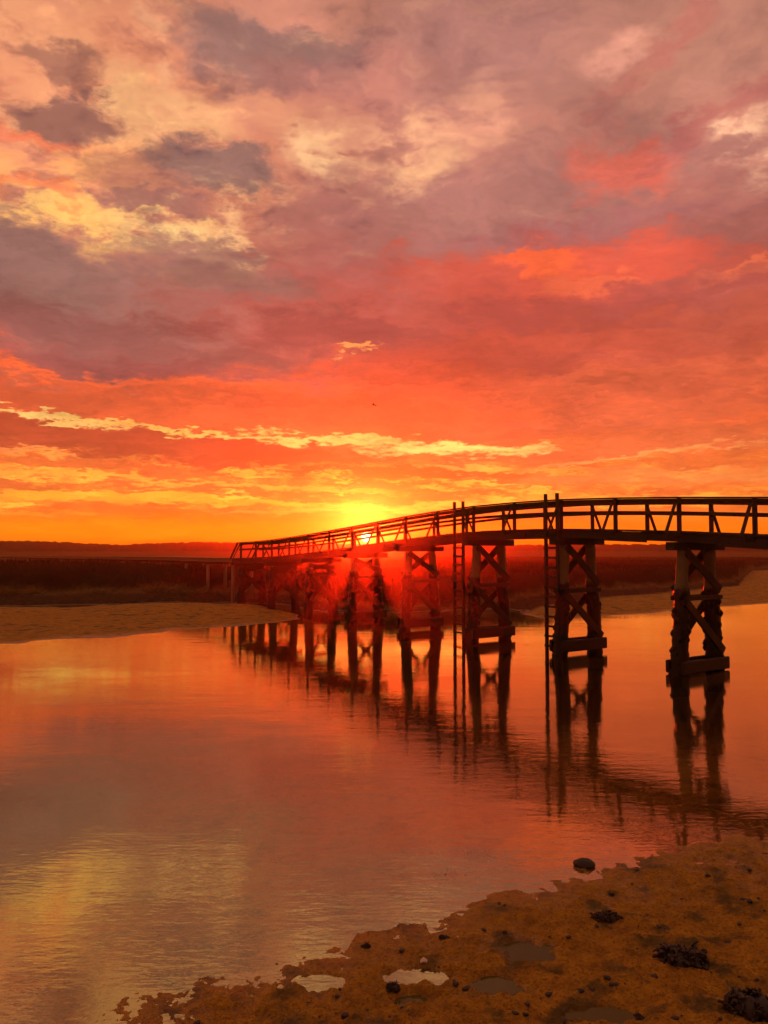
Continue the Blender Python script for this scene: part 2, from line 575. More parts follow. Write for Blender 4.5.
# centre cap
ground['kind'] = 'structure'
U_ = mudmask(GX, GY)
marsh = np.where((GY > 18), sst(U_ + .6 * fbm(GX, GY, .7, 3, 61), -0.4, 1.0), 0)
mud = np.where((GY > 18), sst(U_ + 1.8 * fbm(GX, GY, .35, 4, 62), -8, -5.5), 0) * (1 - marsh)
for nm, arr in (('marsh', marsh), ('mud', mud)):
    at = ground.data.attributes.new(nm, 'FLOAT', 'POINT')
    at.data.foreach_set('value', arr.ravel().astype(np.float32))

m, t, b = new_mat('ground')
geo = t.new('ShaderNodeNewGeometry')
pos = geo.outputs['Position']
pz = t.sep(pos)[2]
n1 = t.noise(pos, .9, 6, .6)
n2 = t.noise(pos, 6.0, 6, .65)
n3 = t.noise(pos, 38.0, 5, .65)
n4 = t.noise(pos, 2.2, 5, .6)
sand = t.ramp(n2, [(.3, (.32, .145, .008)), (.5, (.54, .27, .014)), (.7, (.70, .38, .022))])
sand = t.mix(t.rng(n3, .45, .66, 0, .7), sand, (.16, .07, .016))
deep = t.rng(pz, -.10, -.40)
green = t.mix(n3, (.045, .05, .018), (.10, .095, .032))
sand = t.mix(t.m('MULTIPLY', t.rng(n4, .50, .62, 0, .8), t.rng(n1, .40, .52)), sand, green)
wet = t.rng(pz, .10, -.01, 0, 1)
sand = t.mix(t.m('MULTIPLY', wet, .2), sand, t.mix(n2, (.20, .10, .014), (.42, .22, .035)))
mudc = t.ramp(t.m('MULTIPLY_ADD', n2, .5, t.m('MULTIPLY', n3, .5)), [(.4, (.02, .011, .004)), (.52, (.07, .036, .010)), (.66, (.26, .15, .05))])
marc = t.mix(t.noise(pos, .12, 5, .6), (.018, .012, .005), (.05, .03, .012))
sand = t.mix(deep, sand, t.mix(n2, (.020, .010, .004), (.06, .032, .012)))
col = t.mix(attr(t, 'mud'), sand, mudc)
col = t.mix(attr(t, 'marsh'), col, marc)
t.put(b.inputs['Base Color'], col)
shr = t.rng(t.m('MULTIPLY_ADD', n2, .03, pz), .055, .015, 0, 1)
rough = t.m('ADD', t.m('MULTIPLY', shr, -.5), .82)
rough = t.m('ADD', rough, t.m('MULTIPLY', attr(t, 'mud'), -.25))
t.put(b.inputs['Roughness'], t.m('MAXIMUM', rough, .3))
t.put(b.inputs['Specular IOR Level'], t.m('SUBTRACT', t.m('MULTIPLY_ADD', shr, .28, .25), t.m('MULTIPLY', t.m('MAXIMUM', attr(t, 'marsh'), attr(t, 'mud')), .24)))
hh = t.m('ADD', t.m('MULTIPLY', n2, .7), t.m('MULTIPLY', n3, .5))
bump(t, b, hh, 1.0, .09)
ground.data.materials.append(m)

# ------------------------------------------------------------------ water
wx = np.linspace(-260, 260, 40)
wy = np.linspace(-20, 320, 40)
WX, WY = np.meshgrid(wx, wy)
water = grid_mesh('water', WX, WY, np.zeros_like(WX))
water['kind'] = 'structure'
wm = bpy.data.materials.new('water')
wm.use_nodes = True
t = NT(wm.node_tree)
t.n.clear()
geo = t.new('ShaderNodeNewGeometry')
pos = geo.outputs['Position']
ps = t.sep(pos)
dist = t.vm('LENGTH', pos, out=1)
# ripples: short crests lying across the view of the beach, calmer in the shallows
rp1 = t.noise(t.vm('MULTIPLY', pos, (2.2, 7.0, 1)), 1.0, 3, .55)
rp2 = t.noise(t.vm('MULTIPLY', pos, (6.0, 17.0, 1)), 1.0, 3, .5)
rp3 = t.noise(t.vm('MULTIPLY', pos, (.6, 1.6, 1)), 1.0, 2, .5)
calm = t.noise(t.vm('MULTIPLY', pos, (.12, .22, 1)), 1.0, 3, .5)
strength = t.m('MULTIPLY', t.rng(ps[1], 5, 24, 1.3, 1.0), t.rng(calm, .35, .62,   .35, 1.4))
hgt = t.m('ADD', t.m('MULTIPLY', rp1, .0020), t.m('ADD', t.m('MULTIPLY', rp2, .0013), t.m('MULTIPLY', rp3, .0042)))
hgt = t.m('MULTIPLY', hgt, strength)
bn = t.new('ShaderNodeBump')
bn.inputs['Strength'].default_value = 1.0
bn.inputs['Distance'].default_value = 1.0
t.put(bn.inputs['Height'], hgt)
gl = t.new('ShaderNodeBsdfGlossy')
gl.inputs['Roughness'].default_value = 0.02
t.put(gl.inputs['Color'], (.93, .92, .56))
t.l.new(bn.outputs[0], gl.inputs['Normal'])
tr = t.new('ShaderNodeBsdfTransparent')
t.put(tr.inputs['Color'], (.96, .84, .58))
cosv = t.m('ABSOLUTE', t.vm('DOT_PRODUCT', bn.outputs[0], geo.outputs['Incoming'], out=1))
refl = t.m('MULTIPLY_ADD', t.m('POWER', t.m('SUBTRACT', 1.0, cosv, clamp=True), 2.2), .86, .14, clamp=True)
mx = t.new('ShaderNodeMixShader')
t.l.new(refl, mx.inputs[0])
t.l.new(tr.outputs[0], mx.inputs[1])
t.l.new(gl.outputs[0], mx.inputs[2])
out = t.new('ShaderNodeOutputMaterial')
t.l.new(mx.outputs[0], out.inputs['Surface'])
water.data.materials.append(wm)

# little pools on the beach
pv, pf = [], []
pm, t, b = new_mat('pool')
t.put(b.inputs['Base Color'], (.11, .085, .015))
b.inputs['Roughness'].default_value = .04
b.inputs['IOR'].default_value = 1.22
b.inputs['Specular Tint'].default_value = (1, .78, .42, 1)
bump(t, b, t.noise(t.new('ShaderNodeNewGeometry').outputs['Position'], 14, 2, .5), .10, .01)
for (cx, cy, rx, ry) in PUD:
    z = 0.045 * float(shore_s(cx, cy)) - .032
    i0 = len(pv)
    N = 28
    for k in range(N):
        an = 2 * math.pi * k / N
        q = 1.35 + .2 * float(fbm(np.array(math.cos(an) * 1.3 + cx), np.array(math.sin(an) * 1.3 + cy), 1.3, 2, 5))
        pv.append((cx + rx * q * math.cos(an), cy + ry * q * math.sin(an), z))
    pf.append(list(range(i0, i0 + N)))
pools = add_obj('tide_pool_water', pv, pf, pm)
pools['kind'] = 'structure'

# ------------------------------------------------------------------ far hills
ha = np.radians(np.arange(-75, 75.01, .12))
hx = 384 + FPX * np.tan(ha)
ridge_px = np.interp(hx, [-2000, -100, 0, 40, 90, 120, 150, 200, 240, 300, 380, 450, 520, 560, 600, 700, 768, 900, 3000],
                     [543, 543, 542, 542, 544, 545.5, 544, 542.5, 543, 544.5, 544.5, 545, 545.3, 545, 545, 544.8, 545, 544.5, 543])
hr = 200.0
n_ = fbm(ha * 300, ha * 0, 1.0, 4, 71, .6)
hz = CAM_H + (547 - ridge_px) * hr / FPX + .28 * n_ + .1
prof = [(-30, -.6), (-20, .28), (-9, .48), (-2, .93), (0, 1.0), (14, 1.02), (40, .5)]
HX, HY, HZ = [], [], []
for off, f in prof:
    rr = hr + off
    HX.append(rr * np.tan(ha) * np.cos(ha)); HY.append(rr * np.cos(ha))
    HZ.append(.6 + (hz - .6) * f if off >= -20 else np.full_like(ha, -.5))
hills = grid_mesh('hills', np.array(HX), np.array(HY), np.array(HZ))
hills['kind'] = 'structure'
m, t, b = new_mat('far_woods')
pos = t.new('ShaderNodeNewGeometry').outputs['Position']
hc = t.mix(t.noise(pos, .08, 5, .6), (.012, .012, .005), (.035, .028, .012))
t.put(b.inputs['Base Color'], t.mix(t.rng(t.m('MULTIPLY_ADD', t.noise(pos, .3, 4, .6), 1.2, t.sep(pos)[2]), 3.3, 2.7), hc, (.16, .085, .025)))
b.inputs['Roughness'].default_value = 1
b.inputs['Specular IOR Level'].default_value = .05
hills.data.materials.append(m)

# ------------------------------------------------------------------ marsh grass
rs = np.random.RandomState(3)


def blades(name, n, d0, d1, a0, a1, h, w, mat, minu=.2):
    d = np.exp(rs.uniform(math.log(d0), math.log(d1), n))
    a = rs.uniform(a0, a1, n)
    x, y = d * np.tan(a), d
    u = mudmask(x, y)
    keep = u > minu + rs.uniform(0, .8, n)
    # gaps between the clumps
    keep &= fbm(x, y, .45, 3, 81) > -.35
    x, y, u, d = x[keep], y[keep], u[keep], d[keep]
    z = height(x, y) - .03
    k = len(x)
    hh = h * rs.uniform(.55, 1.15, k) * (0.75 + .45 * fbm(x, y, .3, 3, 82)) * np.where(u < 3, .6 + .13 * u, 1) * (1 - .45 * sst(d, 55, 62) * sst(-x / d, .05, .15))
    ww = w * rs.uniform(.6, 1.4, k) * np.maximum(1, d / 60)
    ph = rs.uniform(-1.2, 1.2, k)
    cx, sy = np.cos(ph) * ww, np.sin(ph) * ww
    lx = rs.normal(0, .16, k) * hh
    ly = rs.normal(0, .16, k) * hh
    v = np.empty((k, 5, 3))
    v[:, 0] = np.stack([x - cx, y - sy, z], -1)
    v[:, 1] = np.stack([x + cx, y + sy, z], -1)
    v[:, 2] = np.stack([x + cx * .8 + lx * .35, y + sy * .8 + ly * .35, z + hh * .55], -1)
    v[:, 3] = np.stack([x - cx * .8 + lx * .35, y - sy * .8 + ly * .35, z + hh * .55], -1)
    v[:, 4] = np.stack([x + lx, y + ly, z + hh], -1)
    me = bpy.data.meshes.new(name)
    me.vertices.add(k * 5)
    me.vertices.foreach_set('co', v.ravel())
    b0 = np.arange(k)[:, None] * 5
    loops = (b0 + np.array([0, 1, 2, 3, 3, 2, 4])[None, :]).ravel().astype(np.int32)
    me.loops.add(len(loops))
    me.loops.foreach_set('vertex_index', loops)
    me.polygons.add(k * 2)
    st = np.empty(k * 2, np.int32); st[0::2] = np.arange(k) * 7; st[1::2] = np.arange(k) * 7 + 4
    tt = np.empty(k * 2, np.int32); tt[0::2] = 4; tt[1::2] = 3
    me.polygons.foreach_set('loop_start', st)
    me.polygons.foreach_set('loop_total', tt)
    me.update(calc_edges=True)
    me.materials.append(mat)
    o = bpy.data.objects.new(name, me)
    COL.objects.link(o)
    return o


gm, t, b = new_mat('marsh_grass')
pos = t.new('ShaderNodeNewGeometry').outputs['Position']
t.put(b.inputs['Base Color'], t.mix(t.noise(pos, .35, 5, .7), (.022, .014, .005), (.085, .042, .013)))
b.inputs['Roughness'].default_value = .9
b.inputs['Specular IOR Level'].default_value = .1
b.inputs['Transmission Weight'].default_value = 0
gr = blades('marsh_grass', 150000, 40, 165, R(-36), R(36), .40, .022, gm)
gr['kind'] = 'stuff'
gr['label'] = 'dark marsh grass covering the far bank'
gr['category'] = 'grass'

#BRIDGE
# ------------------------------------------------------------------ red volume added to imitate lens glare round the low sun
bm = bmesh.new()
bmesh.ops.create_cube(bm, size=1)
me = bpy.data.meshes.new('glare_haze')
bm.to_mesh(me); bm.free()
glare_haze = bpy.data.objects.new('glare_haze', me)
COL.objects.link(glare_haze)
glare_haze.scale = (640, 640, 20.5)
glare_haze.location = (0, 0, 18 - 10.25)
glare_haze['kind'] = 'stuff'
hm = bpy.data.materials.new('glare_haze')
hm.use_nodes = True
t = NT(hm.node_tree)
t.n.clear()
pvn = t.new('ShaderNodeVolumePrincipled')
t.put(pvn.inputs['Color'], (1.0, .66, .56))
pvn.inputs['Density'].default_value = GLARE_DENSITY
pvn.inputs['Anisotropy'].default_value = GLARE_G
out = t.new('ShaderNodeOutputMaterial')
t.l.new(pvn.outputs[0], out.inputs['Volume'])
me.materials.append(hm)

# ------------------------------------------------------------------ footbridge
AX = Vector((-.5485, .8361, 0))       # along the bridge, away from the camera
NX = Vector((.8361, .5485, 0))        # across it, to the far side
STEP = 3.6                            # spacing of the bents, measured in depth


def line(D, off=0.0, z=0.0):
    """point on the bridge whose centre line is at depth D, off metres to the far side"""
    c = Vector((22.5 - .656 * D, D, z))
    return c + NX * off


ZD = [(0, 3.0), (10, 3.25), (14, 3.5), (17.6, 3.57), (21.2, 3.83), (24.8, 4.0), (28.4, 3.98), (32, 3.73), (35.6, 3.40), (39.2, 3.10), (42.8, 2.86), (46.4, 2.74), (60, 2.66), (143, 1.80), (260, 1.75)]


def deck_z(D):
    """height of the deck boards"""
    xs = [a for a, _ in ZD]; ys = [c for _, c in ZD]
    return float(sum(np.interp(D + k, xs, ys) for k in (-1.2, -.6, 0, .6, 1.2)) / 5)


def wood(name, c1, c2, tide=None, rough=.8):
    m, t, b = new_mat(name)
    geo = t.new('ShaderNodeNewGeometry')
    pos = geo.outputs['Position']
    n = t.noise(pos, 5, 6, .65)
    g = t.noise(t.vm('MULTIPLY', pos, (30, 30, 3)), 1.0, 5, .6)
    c = t.mix(t.m('MULTIPLY_ADD', n, .5, t.m('MULTIPLY', g, .5)), c1, c2)
    if tide is not None:
        z = t.sep(pos)[2]
        zz = t.m('ADD', z, t.m('MULTIPLY', n, .5))
        k = t.rng(zz, tide + .32, tide + .12)
        c = t.mix(k, c, t.mix(g, (.006, .006, .003), (.028, .024, .010)))
        t.put(b.inputs['Roughness'], t.m('MULTIPLY_ADD', k, -.35, rough))
    else:
        b.inputs['Roughness'].default_value = rough
    t.put(b.inputs['Base Color'], c)
    b.inputs['Specular IOR Level'].default_value = .25
    bump(t, b, t.m('ADD', g, t.noise(pos, 25, 4, .6)), .6, .01)
    return m


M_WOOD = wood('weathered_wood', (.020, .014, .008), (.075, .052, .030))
M_PILE = wood('pile_wood', (.11, .09, .036), (.25, .20, .09), tide=2.3)
M_PILE2 = wood('post_wood', (.20, .15, .08), (.36, .29, .16))
M_BRACE = wood('brace_wood', (.025, .018, .010), (.085, .06, .033), tide=2.15)


class MB:
    """collects boxes, tubes and lumps, then links them as one mesh object"""

    def __init__(self):
        self.v, self.f = [], []

    def beam(self, p, q, w, h, up=Vector((0, 0, 1)), bev=.012, cap=0.0):
        """box from p to q, w wide, h deep, edges bevelled"""
        p, q = Vector(p), Vector(q)
        d = (q - p).normalized()
        p = p - d * cap
        q = q + d * cap
        s = d.cross(up)
        if s.length < 1e-3:
            s = d.cross(Vector((1, 0, 0)))
        s.normalize()
        u = s.cross(d).normalized()
        bev = min(bev, w * .3, h * .3)
        a, c = w / 2, h / 2
        ring = [(-a + bev, -c), (a - bev, -c), (a, -c + bev), (a, c - bev), (a - bev, c), (-a + bev, c), (-a, c - bev), (-a, -c + bev)]
        i = len(self.v)
        for e in (p, q):
            for x, y in ring:
                self.v.append(tuple(e + s * x + u * y))
        for k in range(8):
            k2 = (k + 1) % 8
            self.f.append((i + k, i + k2, i + 8 + k2, i + 8 + k))
        self.f.append(tuple(range(i + 7, i - 1, -1)))
        self.f.append(tuple(range(i + 8, i + 16)))

    def tube(self, pts, radii, n=14, jit=0.0, seed=0):
        rnd = random.Random(seed)
        i0 = len(self.v)
        pts = [Vector(p) for p in pts]
        for k, (p, r) in enumerate(zip(pts, radii)):
            d = (pts[min(k + 1, len(pts) - 1)] - pts[max(k - 1, 0)]).normalized()
            s = d.cross(Vector((0, 1, 0.01))).normalized()
            u = s.cross(d)
            for j in range(n):
                a = 2 * math.pi * j / n
                rr = r * (1 + rnd.uniform(-jit, jit) * (1 if not isinstance(jit, list) else 1))
                self.v.append(tuple(p + s * math.cos(a) * rr + u * math.sin(a) * rr))
        m_ = len(pts)
        for k in range(m_ - 1):
            for j in range(n):
                j2 = (j + 1) % n
                self.f.append((i0 + k * n + j, i0 + k * n + j2, i0 + (k + 1) * n + j2, i0 + (k + 1) * n + j))
        self.f.append(tuple(range(i0 + n - 1, i0 - 1, -1)))
        self.f.append(tuple(range(i0 + (m_ - 1) * n, i0 + m_ * n)))

    def build(self, name, mat, parent=None, smooth=False):
        return add_obj(name, self.v, self.f, mat, parent, smooth)


def empty(name, loc=(0, 0, 0)):
    o = bpy.data.objects.new(name, None)
    COL.objects.link(o)
    o.location = loc
    o.empty_display_size = .3
    return o


def tag(o, label, cat, group=None):
    o['label'] = label
    o['category'] = cat
    if group:
        o['group'] = group
    return o


bridge = empty('footbridge')
tag(bridge, 'long dark timber footbridge on crossbraced pile bents, its railed deck rising over the creek', 'bridge')

HW = .72          # half width between the rails
D0, D1 = 10.4, 46.4
dstep = .115
# deck boards
mb = MB()
D = D0 - .6
rnd = random.Random(2)
while D < D1 + 1.2:
    z = deck_z(D) - .022
    e = rnd.uniform(-.02, .02)
    a = line(D, -HW - .14 + e, z + rnd.uniform(-.003, .003))
    c = line(D, HW + .14 + e, z + rnd.uniform(-.003, .003))
    mb.beam(a, c, .133, .042, bev=.005)
    D += dstep
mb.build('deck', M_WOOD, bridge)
# stringers under it, in lengths from bent to bent, and plates where they are spliced
bents = [D0 + k * STEP for k in range(11)]        # 10.4 ... 46.4


def poly_beam(mb, Ds, off, dz, w, h, cap=0.0):
    pts = [line(d, off, deck_z(d) + dz) for d in Ds]
    for p, q in zip(pts, pts[1:]):
        mb.beam(p, q, w, h, cap=cap)


for off in (-HW - .02, 0, HW + .02):
    mb = MB()
    poly_beam(mb, [D0 - .6] + bents[1:-1] + [D1 + 1.0], off, -.045 - .12, .10, .235, cap=.004)
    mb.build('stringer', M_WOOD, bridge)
for i, d in enumerate(bents[:-1]):
    mid = d + STEP * .5
    if i in (3, 4, 5, 6, 2):
        mb = MB()
        o_ = -HW - .02 - .079
        sh = -.35 if i == 3 else .1
        mb.beam(line(mid - .62 + sh, o_, deck_z(mid - .62 + sh) - .215), line(mid + .62 + sh, o_, deck_z(mid + .62 + sh) - .215), .045, .25)
        mb.build('splice_plate', M_WOOD, bridge)

# hand rails: cap board, upper rail board, middle rail
RH = .90
half = []
d = D0
while d <= D1 + .01:
    half.append(d); d += STEP / 2
for side in (-1, 1):
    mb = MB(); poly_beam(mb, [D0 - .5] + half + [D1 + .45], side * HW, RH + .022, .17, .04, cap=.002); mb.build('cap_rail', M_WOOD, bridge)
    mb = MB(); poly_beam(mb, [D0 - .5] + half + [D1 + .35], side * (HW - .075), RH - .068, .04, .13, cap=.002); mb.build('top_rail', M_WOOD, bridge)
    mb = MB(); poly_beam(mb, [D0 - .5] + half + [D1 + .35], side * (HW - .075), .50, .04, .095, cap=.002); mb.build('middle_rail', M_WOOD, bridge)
    for d in half:
        z = deck_z(d)
        post = MB()
        post.beam(line(d, side * HW, z - .30), line(d, side * HW, z + RH), .10, .10, up=NX)
        po = post.build('rail_post', M_WOOD, bridge)
        br = MB()
        br.beam(line(d + .055, side * (HW + .055), z + RH - .10), line(d + .055, side * (HW + .50), z - .07), .045, .095, up=AX)
        br.build('brace', M_WOOD, po)
        # the joist end that carries the brace
        jo = MB()
        jo.beam(line(d - .03, side * (HW - .2), z - .105), line(d - .03, side * (HW + .56), z - .105), .06, .12)
        jo.build('outrigger', M_WOOD, po)
# slanting end braces where the ramp meets the low boardwalk
for side in (-1, 1):
    mb = MB()
    d = D1 + .45
    mb.beam(line(d, side * HW, deck_z(d) + RH), line(d + .9, side * HW, deck_z(d + .9) - .02), .09, .09)
    mb.build('end_brace', M_WOOD, bridge)


def growth(z):
    return sst(np.array(z), 2.5, 2.1)


def make_bent(D, idx):
    rnd = random.Random(100 + idx)
    c = line(D)
    zt = deck_z(D) - .287                      # underside of the stringers
    gz = float(min(height(np.array([c.x]), np.array([c.y]))[0], 0.4))
    cap = MB()
    cap.beam(line(D, -HW - .42, zt - .11), line(D, HW + .42, zt - .11), .26, .22, bev=.02)
    root = cap.build('pile_bent', M_WOOD, bridge)
    zt -= .225
    pos_ = {}
    for side in (-1, 1):
        bx = .58
        fl = .20                                # batter
        lean = rnd.uniform(-.03, .03)
        p = MB()
        pts, rad = [], []
        zb = gz - .7
        n = 34
        for k in range(n + 1):
            f = k / n
            z = zt + (zb - zt) * f
            off = side * (bx + fl * (zt - z) / 3.3) + .012 * math.sin(z * 3 + idx)
            q = line(D, off, z) + AX * (lean * (zt - z) / 3.3)
            pts.append(q)
            g = float(growth(z))
            rad.append(.165 + .012 * (1 - f) * 0 + g * (.035 + .03 * rnd.random()) + (.02 if z < .6 else 0))
        p.tube(pts, rad, 16, .07 if True else 0, idx * 7 + side)
        # weed and shells in lumps below the tide line
        for k in range(100):
            z = rnd.uniform(max(zb + .4, -.1), 2.2)
            f = (zt - z) / (zt - zb)
            q = pts[min(int(f * n), n)]
            an = rnd.uniform(0, 6.28)
            r0 = .165
            d_ = Vector((math.cos(an), math.sin(an), 0))
            s_ = rnd.uniform(.03, .085)
            a0 = q + d_ * (r0 - .02)
            a0.z = z
            a1 = q + d_ * (r0 + s_ * .8)
            a1.z = z - s_ * rnd.uniform(.2, 1.6)
            p.tube([a0 + Vector((0, 0, s_)), (a0 + a1) / 2 + Vector((0, 0, s_ * .4)), a1, a1 - Vector((0, 0, s_))], [s_ * .4, s_ * .9, s_ * .8, s_ * .15], 6, .2, k)
        p.build('pile', M_PILE, root, True)
        pos_[side] = lambda z, side=side: side * (bx + fl * (zt - z) / 3.3)
    face = .205
    zw = 2.02                                   # middle wale

    def brace(z0, z1, s, f, name='cross_brace', w=.07, h=.23):
        if z1 < gz + .05:
            return
        b_ = MB()
        a = line(D, pos_[-s](z0), z0) + AX * f
        e = line(D, pos_[s](z1), z1) + AX * f
        b_.beam(a, e, w, h, up=AX.cross((e - a).normalized()), cap=.14)
        b_.build(name, M_BRACE, root)

    brace(zt - .12, zw + .28, 1, -face)
    brace(zt - .12, zw + .28, -1, face)
    if zw > gz:
        for f in (-face - .002, face + .002):
            b_ = MB()
            b_.beam(line(D, pos_[-1](zw) - .16, zw) + AX * f, line(D, pos_[1](zw) + .16, zw) + AX * f, .07, .14 if idx != 3 else .12)
            if idx in (3, 4, 5) :
                pass
            b_.build('wale', M_BRACE, root)
    brace(zw - .18, .62, 1, -face - .01)
    brace(zw - .18, .62, -1, face + .01)
    if gz < 0.0 and idx <= 7:
        zz = .30 if idx > 3 else .20
        for f in (-face - .035, face + .035):
            b_ = MB()
            b_.beam(line(D, pos_[-1](zz) - .24, zz) + AX * f, line(D, pos_[1](zz) + .24, zz) + AX * f, .10, .36 if idx > 3 else .34, bev=.03)
            b_.build('tie_beam', M_BRACE, root)
    return root


for i, d in enumerate(bents):
    make_bent(d, i)


def make_ladder(D, s0):
    z1 = deck_z(D) + 1.12
    ctr = -HW - .22
    first = None
    root = None
    for k, sh in enumerate((s0 - .04, s0 + .46)):
        st = MB()
        st.beam(line(D, ctr, -.6) + AX * sh, line(D, ctr, z1) + AX * sh, .085, .11, up=NX)
        if root is None:
            root = st.build('ladder', M_BRACE, bridge)
        else:
            st.build('rail', M_BRACE, root)
    z = -.35
    while z < z1 - 1.15:
        r_ = MB()
        r_.beam(line(D, ctr - .03, z) + AX * (s0 - .10), line(D, ctr - .03, z) + AX * (s0 + .52), .05, .065)
        r_.build('rung', M_BRACE, root)
        z += .31
    b_ = MB()
    b_.beam(line(D, -HW - .05, z1 - 1.32) + AX * s0, line(D, ctr, z1 - 1.32) + AX * s0, .07, .1)
    b_.build('bracket', M_WOOD, root)


make_ladder(24.8, 0.0)
make_ladder(28.4, .38)

# ------------------------------------------------------------------ low boardwalk over the marsh
walk = empty('boardwalk', (0, 0, 0))
tag(walk, 'low railless boardwalk on short posts running left across the dark marsh', 'boardwalk')
mb = MB()
D = D1 + 1.25
while D < 166:
    st_ = .115 if D < 75 else .46
    z = deck_z(D) - .022
    mb.beam(line(D, -.75, z), line(D, .75, z), .133 if D < 75 else .545, .042, bev=.004)
    D += st_
mb.build('deck', M_PILE2, walk)
wd = [D1 + 1.25 + k * STEP for k in range(33)]
for off in (-.6, .6):
    mb = MB(); poly_beam(mb, wd, off, -.045 - .12, .09, .23, cap=.004); mb.build('stringer', M_PILE2, walk)
for k, d in enumerate(wd):
    mb = MB()
    zt = deck_z(d) - .165 - .12
    mb.beam(line(d, -.8, zt - .08), line(d, .8, zt - .08), .16, .15)
    bb = mb.build('post_pair', M_WOOD, walk)
    for s_ in (-.6, .6):
        c = line(d, s_)
        gz = float(height(np.array([c.x]), np.array([c.y]))[0])
        if gz > zt - .2:
            gz = zt - .3
        p = MB()
        p.tube([line(d, s_, zt - .155), line(d, s_, gz - .4)], [.11, .12], 10, .03, k)
        p.build('post', M_PILE2, bb, True)

#PROPS
# ------------------------------------------------------------------ weed, stones and shells on the beach
WEED, t, b = new_mat('seaweed')
pos = t.new('ShaderNodeNewGeometry').outputs['Position']
t.put(b.inputs['Base Color'], t.mix(t.noise(pos, 30, 4, .6), (.006, .005, .003), (.045, .026, .010)))
b.inputs['Roughness'].default_value = .45
STONE, t, b = new_mat('dark_stone')
pos = t.new('ShaderNodeNewGeometry').outputs['Position']
nn = t.noise(pos, 40, 5, .6)
t.put(b.inputs['Base Color'], t.mix(nn, (.008, .006, .004), (.05, .034, .02)))
b.inputs['Roughness'].default_value = .5
bump(t, b, nn, .6, .01)
SHELL, t, b = new_mat('pale_shell')
t.put(b.inputs['Base Color'], t.mix(t.noise(t.new('ShaderNodeNewGeometry').outputs['Position'], 60, 3, .6), (.45, .36, .24), (.8, .7, .52)))
b.inputs['Roughness'].default_value = .4


def gz_at(x, y):
    return float(height(np.array([x]), np.array([y]))[0])


def on_ground(px, py):
    p = at_z(px, py, 0)
    for _ in range(14):
        z = max(gz_at(p.x, p.y), -.5)
        p = at_z(px, py, z)
    return Vector((p.x, p.y, gz_at(p.x, p.y)))


def weed_clump(px, py, wpx, label, seed, tall=.5, flat=.6):
    """heap of bladdered fronds; wpx is its width read off the photograph"""
    p = on_ground(px, py)
    rad = wpx / FPX * p.y * 1.05 / 2
    rnd = random.Random(seed)
    mb = MB()
    for k in range(190):
        a = rnd.uniform(0, 6.283)
        r0 = rad * math.sqrt(rnd.random()) * .75
        c = Vector((math.cos(a) * r0, math.sin(a) * r0 * flat, 0))
        hgt = rad * tall * max(.15, 1 - (r0 / rad) ** 1.5) * rnd.uniform(.5, 1.1)
        d = Vector((rnd.gauss(0, 1), rnd.gauss(0, 1), rnd.uniform(-.1, .9))).normalized()
        L = rad * rnd.uniform(.18, .42)
        c.z = hgt * rnd.uniform(.2, 1)
        pts = [c, c + d * L * .4 + Vector((0, 0, .1 * L)), c + d * L * .75, c + d * L - Vector((0, 0, .25 * L))]
        w = rad * rnd.uniform(.03, .065)
        mb.tube(pts, [w * .6, w, w * 1.15, w * .2], 5, .25, seed * 999 + k)
    # the matted core
    core = []
    for k in range(7):
        core.append((rnd.uniform(-.45, .45) * rad, rnd.uniform(-.4, .4) * rad * flat, rad * rnd.uniform(.3, .45)))
    for (x, y, r) in core:
        pts = [Vector((x, y, -r * .3)), Vector((x, y, r * .1)), Vector((x, y, r * tall * 1.1)), Vector((x, y, r * tall * 1.7))]
        mb.tube(pts, [r * .9, r, r * .7, r * .15], 9, .3, seed + int(r * 1e4))
    o = mb.build('seaweed_clump', WEED, None, True)
    o.location = (p.x, p.y, (p.z - .005) if p.z > 0 else -.075)
    return tag(o, label, 'seaweed', 'seaweed clumps washed up along the beach')


weed_clump(683, 962, 56, 'large dark tangled seaweed clump on the orange sand at lower right', 11, .62, .6)
weed_clump(749, 1010, 54, 'bushy near-black seaweed clump cut by the bottom right corner', 12, .85, .7)
weed_clump(606, 917, 30, 'small flat seaweed clump on the sand between the shore and the big tangled clump', 13, .35, .6)
weed_clump(366, 947, 11, 'tiny round seaweed knot at the water edge left of the pale shell', 14, .8, .8)
weed_clump(393, 988, 16, 'brown seaweed tuft beside the bright pools, bottom centre', 15, .8, .8)
weed_clump(444, 938, 12, 'thin seaweed tuft on the shore edge just above the bright pools', 16, .5, .7)
weed_clump(640, 1018, 14, 'little seaweed knot half hidden at the bottom edge beside the green pool', 17, .6, .7)
weed_clump(478, 857, 34, 'sunken brown seaweed patch in the shallows, the farther of two', 18, .12, 1.0)
weed_clump(448, 876, 38, 'sunken brown seaweed patch in the shallows, the nearer of two', 19, .12, 1.0)


def stone_mesh(seed, sub=3):
    bm = bmesh.new()
    bmesh.ops.create_icosphere(bm, subdivisions=sub, radius=1)
    rnd = random.Random(seed)
    ox, oy = rnd.uniform(0, 50), rnd.uniform(0, 50)
    co = np.array([v.co[:] for v in bm.verts])
    dsp = .42 * fbm(co[:, 0] + co[:, 2] * .7 + ox, co[:, 1] - co[:, 2] * .6 + oy, 1.1, 3, seed) + .08 * fbm(co[:, 0] + co[:, 2] + ox, co[:, 1] + co[:, 2] + oy, 4, 3, seed)
    for v, dd in zip(bm.verts, dsp):
        v.co *= 1 + float(dd)
    me = bpy.data.meshes.new('stone')
    bm.to_mesh(me)
    bm.free()
    me.polygons.foreach_set('use_smooth', [True] * len(me.polygons))
    return me


